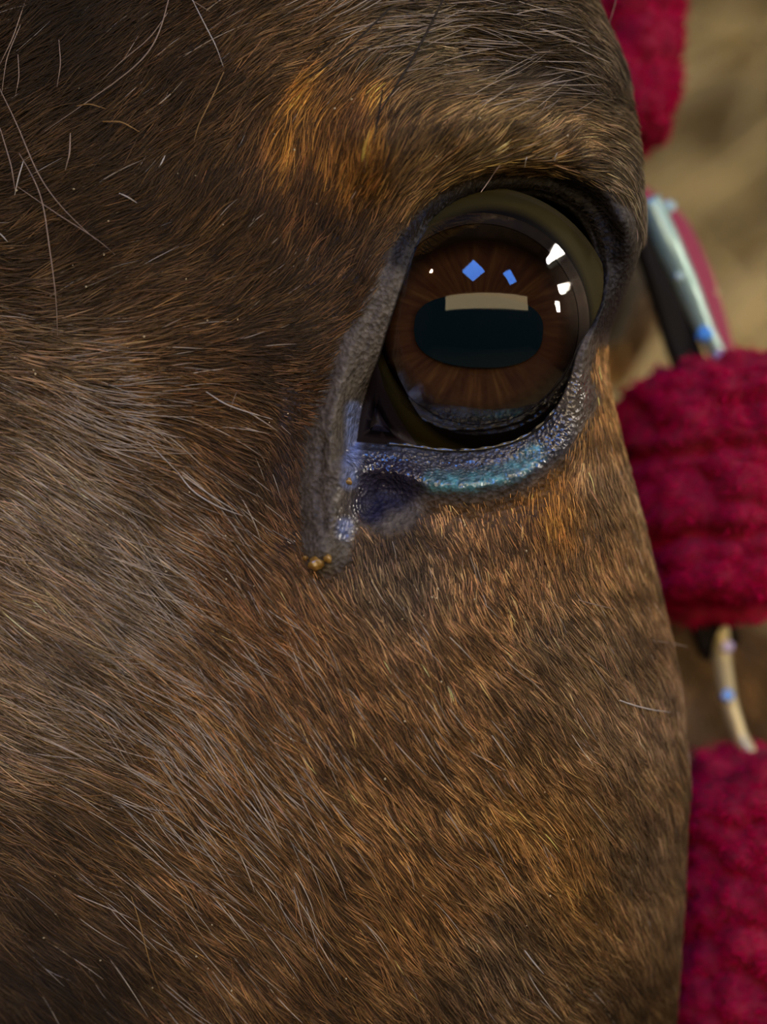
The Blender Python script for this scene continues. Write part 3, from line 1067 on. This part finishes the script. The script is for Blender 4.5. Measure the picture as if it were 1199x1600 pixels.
o = curves_obj('guard_hair', gpts - HO, (0.00007 * rng.uniform(0.7, 1.3, ng))[:, None] * np.array([0.9, 1, 1, 0.8, 0.6, 0.2])[None], np.clip(gc, 0, 0.9), M_hair, horse)
o['kind'] = 'stuff'
o['label'] = 'pale longer hairs lying over the coat'

# ---- single loose hairs: forelock wisps, whiskers, lashes
PALE, GOLD, DARK, WHITE = (0.26, 0.19, 0.14), (0.26, 0.15, 0.05), (0.004, 0.003, 0.003), (0.48, 0.44, 0.38)
WISPS = [
    ([(30, 240), (66, 300), (76, 380), (88, 460), (90, 525)], PALE, 2.6), ([(268, -20), (252, 48), (226, 95), (150, 150), (70, 205)], PALE, 2.8), ([(262, 20), (235, 60), (190, 95), (160, 125)], PALE, 2.0),
    ([(296, -10), (322, 42), (338, 72), (349, 104)], WHITE, 2.2), ([(-5, 130), (30, 200), (58, 275), (100, 330), (150, 375)], PALE, 2.6), ([(25, 290), (90, 335), (150, 372), (180, 398)], PALE, 2.0),
    ([(350, 112), (328, 160), (310, 195), (303, 222)], GOLD, 2.4), ([(92, 62), (95, 100), (89, 136)], PALE, 2.2), ([(110, 208), (109, 240), (102, 266)], PALE, 3.2), ([(118, 166), (140, 162), (165, 170)], GOLD, 3.0),
    ([(160, 190), (190, 190), (218, 206)], GOLD, 3.6), ([(186, 302), (200, 308), (214, 317)], WHITE, 3.0), ([(258, 243), (252, 256), (248, 262)], WHITE, 2.6), ([(40, 0), (20, 60), (-5, 110)], PALE, 2.4), ([(36, 30), (10, 90), (2, 150)], PALE, 2.0),
    ([(28, 85), (30, 120), (24, 150)], PALE, 2.2), ([(37, 250), (28, 280), (23, 305)], WHITE, 2.4), ([(300, 0), (315, 10), (328, 18)], PALE, 1.8), ([(0, 200), (18, 260), (24, 300)], PALE, 2.6), ([(-5, 360), (5, 370), (12, 378)], WHITE, 2.6),
    ([(322, 612), (352, 632), (390, 645), (426, 655)], WHITE, 2.6), ([(278, 738), (300, 768), (340, 792), (380, 806)], WHITE, 2.8), ([(285, 742), (312, 762), (345, 784), (372, 800)], WHITE, 2.0), ([(230, 690), (265, 725), (282, 742)], WHITE, 1.8),
    ([(360, 640), (366, 622), (370, 612)], PALE, 1.6), ([(425, 1248), (437, 1262), (449, 1282)], (0.6, 0.2, 0.1), 2.8), ([(205, 1400), (218, 1440), (235, 1510), (252, 1552)], GOLD, 3.0), ([(165, 1115), (180, 1128), (190, 1145)], WHITE, 2.6), ([(275, 1292), (300, 1305), (330, 1330)], GOLD, 2.4),
    ([(968, 1094), (990, 1102), (1018, 1109), (1048, 1113)], WHITE, 3.2), ([(1028, 1002), (1052, 1006), (1076, 1011)], PALE, 2.6), ([(905, 938), (935, 946), (962, 952)], PALE, 2.2), ([(820, 1485), (835, 1505), (850, 1522)], WHITE, 3.4),
    ([(752, 300), (765, 282), (778, 262), (782, 258)], (0.45, 0.30, 0.2), 2.2), ([(820, 262), (822, 250), (824, 245)], WHITE, 2.2), ([(867, 252), (868, 244), (872, 238)], WHITE, 2.0),
    ([(698, -12), (668, 50), (635, 110), (606, 155), (588, 186)], DARK, 3.0), ([(612, 10), (560, 62), (520, 95), (478, 124)], DARK, 2.6), ([(640, 45), (585, 70), (545, 88), (505, 118)], DARK, 2.2), ([(598, 140), (592, 180), (584, 225)], DARK, 2.2), ([(965, -10), (958, 20), (947, 50)], PALE, 1.6)]
for pl, c, wd in WISPS:
    pl = np.array(pl, float)
    s = np.linspace(0, 1, len(pl)); q = np.linspace(0, 1, 12)
    X, Y = np.interp(q, s, pl[:, 0]), np.interp(q, s, pl[:, 1])
    for _ in range(2):
        X[1:-1] = (X[:-2] + 2 * X[1:-1] + X[2:]) / 4; Y[1:-1] = (Y[:-2] + 2 * Y[1:-1] + Y[2:]) / 4
    d = base_depth(X, Y) + surf(a_of(X, Y), Y)[1] - (3.6 if c == DARK else 1.1) - 0.5 * np.sin(q * PI)
    w = U(X, Y, d)
    o = curves_obj('loose_hair', (w - HO)[None], (wd * (0.7 if c == DARK else 0.36) * PXM * (0.35 + 0.65 * np.sin(np.clip(q * 0.8 + 0.2, 0, 1) * PI)))[None], np.array([c]), M_hair, horse)

# specks of dust caught in the coat
nd_ = 110
dx_ = rng.uniform(20, 900, nd_); dy_ = rng.uniform(20, 1560, nd_)
keep = (bare(dx_, dy_) < 0.2) & (np.hypot(dx_ - EC[0], dy_ - EC[1]) > 270)
dx_, dy_ = dx_[keep], dy_[keep]
dd_ = base_depth(dx_, dy_) + surf(a_of(dx_, dy_), dy_)[1] - 1.2
dp_ = U(dx_, dy_, dd_) - HO
vv, ff = [], []
for p in dp_:
    r_ = rng.uniform(0.00008, 0.00024)
    b0 = len(vv)
    for q in ((1, 0, 0), (-1, 0, 0), (0, 1, 0), (0, -1, 0), (0, 0, 1), (0, 0, -1)):
        vv.append(p + np.array(q) * r_ * rng.uniform(0.5, 1.4))
    for a in (0, 1):
        for b_ in (2, 3):
            for c_ in (4, 5):
                ff.append((b0 + a, b0 + b_, b0 + c_))
o = mesh_obj('coat_dust', vv, ff, principled('pale_dust', (0.6, 0.5, 0.3), 0.5), horse, smooth=False)
o['kind'] = 'stuff'
o['label'] = 'tiny pale specks of dust in the coat'

# upper lashes and fine lid hairs
nl = 150
tq = rng.uniform(0.25, 0.52, nl)
li = (tq * len(LIDF)).astype(int)
lr = LIDF[li]
dirx = lr[:, 0] - EC[0]; diry = lr[:, 1] - EC[1]
dl = np.hypot(dirx, diry)
sx_, sy_ = lr[:, 0] + dirx / dl * 8, lr[:, 1] + diry / dl * 8
K = 5
lp = np.zeros((nl, K, 3))
llen = rng.uniform(12, 38, nl); aa = np.arctan2(diry, dirx) + rng.normal(0.35, 0.3, nl)
d0 = eye_depth(dl) - 2.6
for k in range(K):
    u = k / (K - 1)
    lp[:, k] = U(sx_ + np.cos(aa + 0.3 * u) * llen * u, sy_ + np.sin(aa + 0.3 * u) * llen * u, d0 - u * llen * 0.12)
o = curves_obj('eyelashes', lp - HO, np.full((nl, K), 0.00006) * np.array([1, 1, 0.8, 0.6, 0.25])[None], np.tile(np.array([[0.03, 0.024, 0.02]]), (nl, 1)), M_hair, horse)
o['kind'] = 'stuff'
o['label'] = 'short dark lashes of the upper lid'

# ------------------------------------------------------------------ the halter
halter = empty('halter', tuple(U(1130, 800, 55)))
HL = np.array(halter.location)
tag(halter, 'halter with burgundy fleece covers and metal fittings on the horse', 'halter')


def cell3(p, k=0):
    """distance to nearest jittered cell point in 3D (0..1-ish)"""
    i = np.floor(p)
    best = np.full(len(p), 9.0)
    for a in (-1, 0, 1):
        for b_ in (-1, 0, 1):
            for c in (-1, 0, 1):
                j = i + np.array([a, b_, c])
                h = lambda s: hash2(j[:, 0] * 131 + j[:, 2] * 7919, j[:, 1] * 17 + j[:, 2] * 31, s + k)
                q = j + np.stack([h(61), h(62), h(63)], -1)
                best = np.minimum(best, ((p - q) ** 2).sum(1))
    return np.sqrt(best)


def fleece(path, rad, seed, label, nfuzz, bands=(), lump=6.0, size=6.5, band_amp=1.6):
    """fleece-covered tube along a path of (px, py, depth mm); rad mm"""
    path = np.array([U(*p) for p in path])
    m = 120; n = 110
    s = np.linspace(0, 1, len(path)); q = np.linspace(0, 1, m)
    c = np.stack([np.interp(q, s, path[:, i]) for i in range(3)], -1)
    for _ in range(8):
        c[1:-1] = (c[:-2] + 2 * c[1:-1] + c[2:]) / 4
    L = np.linalg.norm(np.diff(c, axis=0), axis=1).sum()
    tang = np.gradient(c, axis=0); tang /= np.linalg.norm(tang, axis=1)[:, None]
    end = rad * 0.55 * 0.001
    du = np.minimum(q, 1 - q) * L
    k = np.sqrt(np.clip(1 - (1 - np.clip(du / end, 0, 1)) ** 2, 0.0, 1))
    k = 0.08 + 0.92 * k
    V = np.zeros((m, n, 3)); Nn = np.zeros((m, n, 3))
    ar = np.arange(n) * 2 * PI / n
    for i in range(m):
        sd = np.cross(tang[i], [0, 1.0, 0]); sd /= np.linalg.norm(sd); w = np.cross(sd, tang[i])
        dr = np.cos(ar)[:, None] * sd + np.sin(ar)[:, None] * w
        V[i] = c[i] + dr * rad * 0.001 * k[i]
        Nn[i] = dr
    Nn[:4] -= tang[:4, None] * 0.8; Nn[-4:] += tang[-4:, None] * 0.8
    Nn /= np.linalg.norm(Nn, axis=2)[..., None]
    fl = V.reshape(-1, 3)
    cd = cell3(fl * 1000 / size, seed)
    dis = lump * (0.75 - cd * cd * 1.3) + 0.9 * (0.6 - cell3(fl * 1000 / (size * 0.45), seed + 9))
    py = P(fl)[1]; px = P(fl)[0]
    for (y0, sl) in bands:
        dis -= band_amp * np.exp(-((py - (y0 + sl * (px - 1100))) / 13.0) ** 2)
    fl = fl + Nn.reshape(-1, 3) * (dis * 0.001)[:, None]
    f = []
    for i in range(m - 1):
        for j in range(n):
            jj = (j + 1) % n
            f.append((i * n + j, i * n + jj, (i + 1) * n + jj, (i + 1) * n + j))
    f += [tuple(range(n))[::-1], tuple(range((m - 1) * n, m * n))]
    o = mesh_obj('fleece_cover', fl - HL, f, M_fleece, halter)
    o['label'] = label
    # pile
    ii = rng.integers(0, m - 1, nfuzz); jj = rng.integers(0, n, nfuzz)
    F3 = fl.reshape(m, n, 3)
    u, w = rng.random(nfuzz)[:, None], rng.random(nfuzz)[:, None]
    r0 = (F3[ii, jj] * (1 - u) + F3[ii + 1, jj] * u) * (1 - w) + (F3[ii, (jj + 1) % n] * (1 - u) + F3[ii + 1, (jj + 1) % n] * u) * w
    nn = Nn[ii, jj] + rng.normal(0, 0.55, (nfuzz, 3))
    nn /= np.linalg.norm(nn, axis=1)[:, None]
    curl = rng.normal(0, 0.8, (nfuzz, 3))
    ll = rng.uniform(0.0004, 0.0011, nfuzz)[:, None]
    pp = np.stack([r0 + nn * ll * a + curl * ll * a * a * 0.55 for a in (0, 0.35, 0.7, 1.0)], 1)
    cc = np.array([0.60, 0.001, 0.075]) * rng.uniform(0.55, 1.25, (nfuzz, 1))
    h = curves_obj('pile', pp - HL, np.full((nfuzz, 4), 0.00009), np.clip(cc, 0, 0.9), M_pile, o)
    h['kind'] = 'stuff'
    return o


fleece([(985, -160, 62), (975, -20, 62), (972, 110, 60), (955, 226, 58)], 9.8, 100, 'dark burgundy fleece cover behind the brow', 14000, lump=3.2)
fleece([(1128, 578, 56), (1132, 700, 55), (1138, 850, 55), (1146, 948, 55)], 19.5, 200, 'thick burgundy fleece cover with three rolls beside the eye', 34000, bands=((706, -0.10), (838, -0.07)), band_amp=2.6)
fleece([(1196, 1188, 46), (1200, 1350, 46), (1196, 1550, 46), (1190, 1800, 46)], 15.5, 300, 'lumpy burgundy fleece cover at the lower cheek', 30000, lump=5.2, size=5.0)


def strip(name, path, width, thick, mat, label=None, twist=0.0):
    """flat webbing along (px,py,depth) path; width/thick in mm"""
    c = np.array([U(*p) for p in path])
    s = np.linspace(0, 1, len(c)); q = np.linspace(0, 1, 24)
    c = np.stack([np.interp(q, s, c[:, i]) for i in range(3)], -1)
    for _ in range(3):
        c[1:-1] = (c[:-2] + 2 * c[1:-1] + c[2:]) / 4
    tang = np.gradient(c, axis=0); tang /= np.linalg.norm(tang, axis=1)[:, None]
    v, f = [], []
    for i in range(24):
        sd = np.cross(tang[i], [0, 1.0, 0]); sd /= np.linalg.norm(sd); w = np.cross(sd, tang[i])
        a = twist
        e1 = sd * math.cos(a) + w * math.sin(a); e2 = -sd * math.sin(a) + w * math.cos(a)
        for x, y in ((-1, -1), (1, -1), (1, 1), (-1, 1)):
            v.append(c[i] + (e1 * x * width / 2 + e2 * y * thick / 2) * 0.001)
        if i:
            for k in range(4):
                kk = (k + 1) % 4
                f.append(((i - 1) * 4 + k, (i - 1) * 4 + kk, i * 4 + kk, i * 4 + k))
    f += [(3, 2, 1, 0), (92, 93, 94, 95)]
    o = mesh_obj(name, np.array(v) - HL, f, mat, halter, smooth=False)
    if label:
        o['label'] = label
    return o


strip('webbing_strap', [(985, 300, 60), (1056, 345, 60), (1100, 440, 58), (1132, 560, 56), (1136, 600, 56)], 4.5, 2.0, M_nylon, 'burgundy webbing strap', 0.5)
strip('lining_strap', [(1000, 330, 60), (1035, 440, 58), (1066, 540, 58), (1090, 600, 56)], 6.0, 3.0, M_leather, 'black leather lining strap', 0.3)
strip('lining_strap', [(1096, 925, 50), (1112, 975, 51), (1124, 1012, 54)], 8.0, 3.0, M_leather, 'black leather tab under the fleece', 0.2)


def bar(path, rad, mat, name, label, n=12):
    c = np.array([U(*p) for p in path])
    s = np.linspace(0, 1, len(c)); q = np.linspace(0, 1, 30)
    c = np.stack([np.interp(q, s, c[:, i]) for i in range(3)], -1)
    for _ in range(3):
        c[1:-1] = (c[:-2] + 2 * c[1:-1] + c[2:]) / 4
    r = np.interp(q, np.linspace(0, 1, len(rad)), rad) * 0.001
    o = tube_mesh(name, c, r, mat, halter, n, HL)
    o['label'] = label
    return o


b1 = bar([(1014, 312, 47), (1045, 385, 47), (1075, 450, 48), (1104, 520, 49), (1130, 566, 50)], [2.4, 2.7, 2.4, 1.9, 1.5], M_chrome, 'buckle_bar', 'bright steel buckle bar by the brow')
b2 = bar([(1126, 975, 52), (1128, 1030, 52), (1138, 1095, 52), (1156, 1150, 51), (1176, 1185, 49)], [1.7, 1.9, 1.7, 1.5, 1.6], M_brass, 'ring_bar', 'pale brass ring below the fleece')
M_gemb = principled('blue_crystal', (0.10, 0.38, 0.95), 0.12, coat=1.0)
M_gemc = principled('pale_crystal', (0.55, 0.75, 0.72), 0.15, coat=1.0)
M_geml = principled('lilac_crystal', (0.60, 0.52, 0.85), 0.15, coat=1.0)


def gem(px, py, d, r, mat, parent, label):
    bm = bmesh.new()
    bmesh.ops.create_icosphere(bm, subdivisions=1, radius=r * 0.001)
    for vv in bm.verts:
        vv.co.y *= 0.7
    me_ = bpy.data.meshes.new('rhinestone')
    bm.to_mesh(me_); bm.free()
    me_.materials.append(mat)
    o = link(bpy.data.objects.new('rhinestone', me_), parent)
    o.location = Vector(U(px, py, d) - HL)
    o['label'] = label


gem(1046, 323, 49, 1.5, M_gemc, b1, 'round pale green stone')
gem(1062, 432, 45.6, 1.1, M_gemc, b1, 'pale stone on the bar')
gem(1101, 522, 46.8, 1.8, M_gemb, b1, 'blue stone on the bar')
gem(1125, 556, 47.5, 1.3, M_geml, b1, 'lilac stone at the end of the bar')
gem(1119, 458, 58, 0.9, principled('amber_crystal', (0.7, 0.55, 0.25), 0.15, coat=1.0), b1, 'small amber stone')
gem(1137, 1010, 49.6, 1.4, M_geml, b2, 'lilac stone on the ring')
gem(1137, 1087, 49.7, 1.4, M_gemb, b2, 'blue stone on the ring')
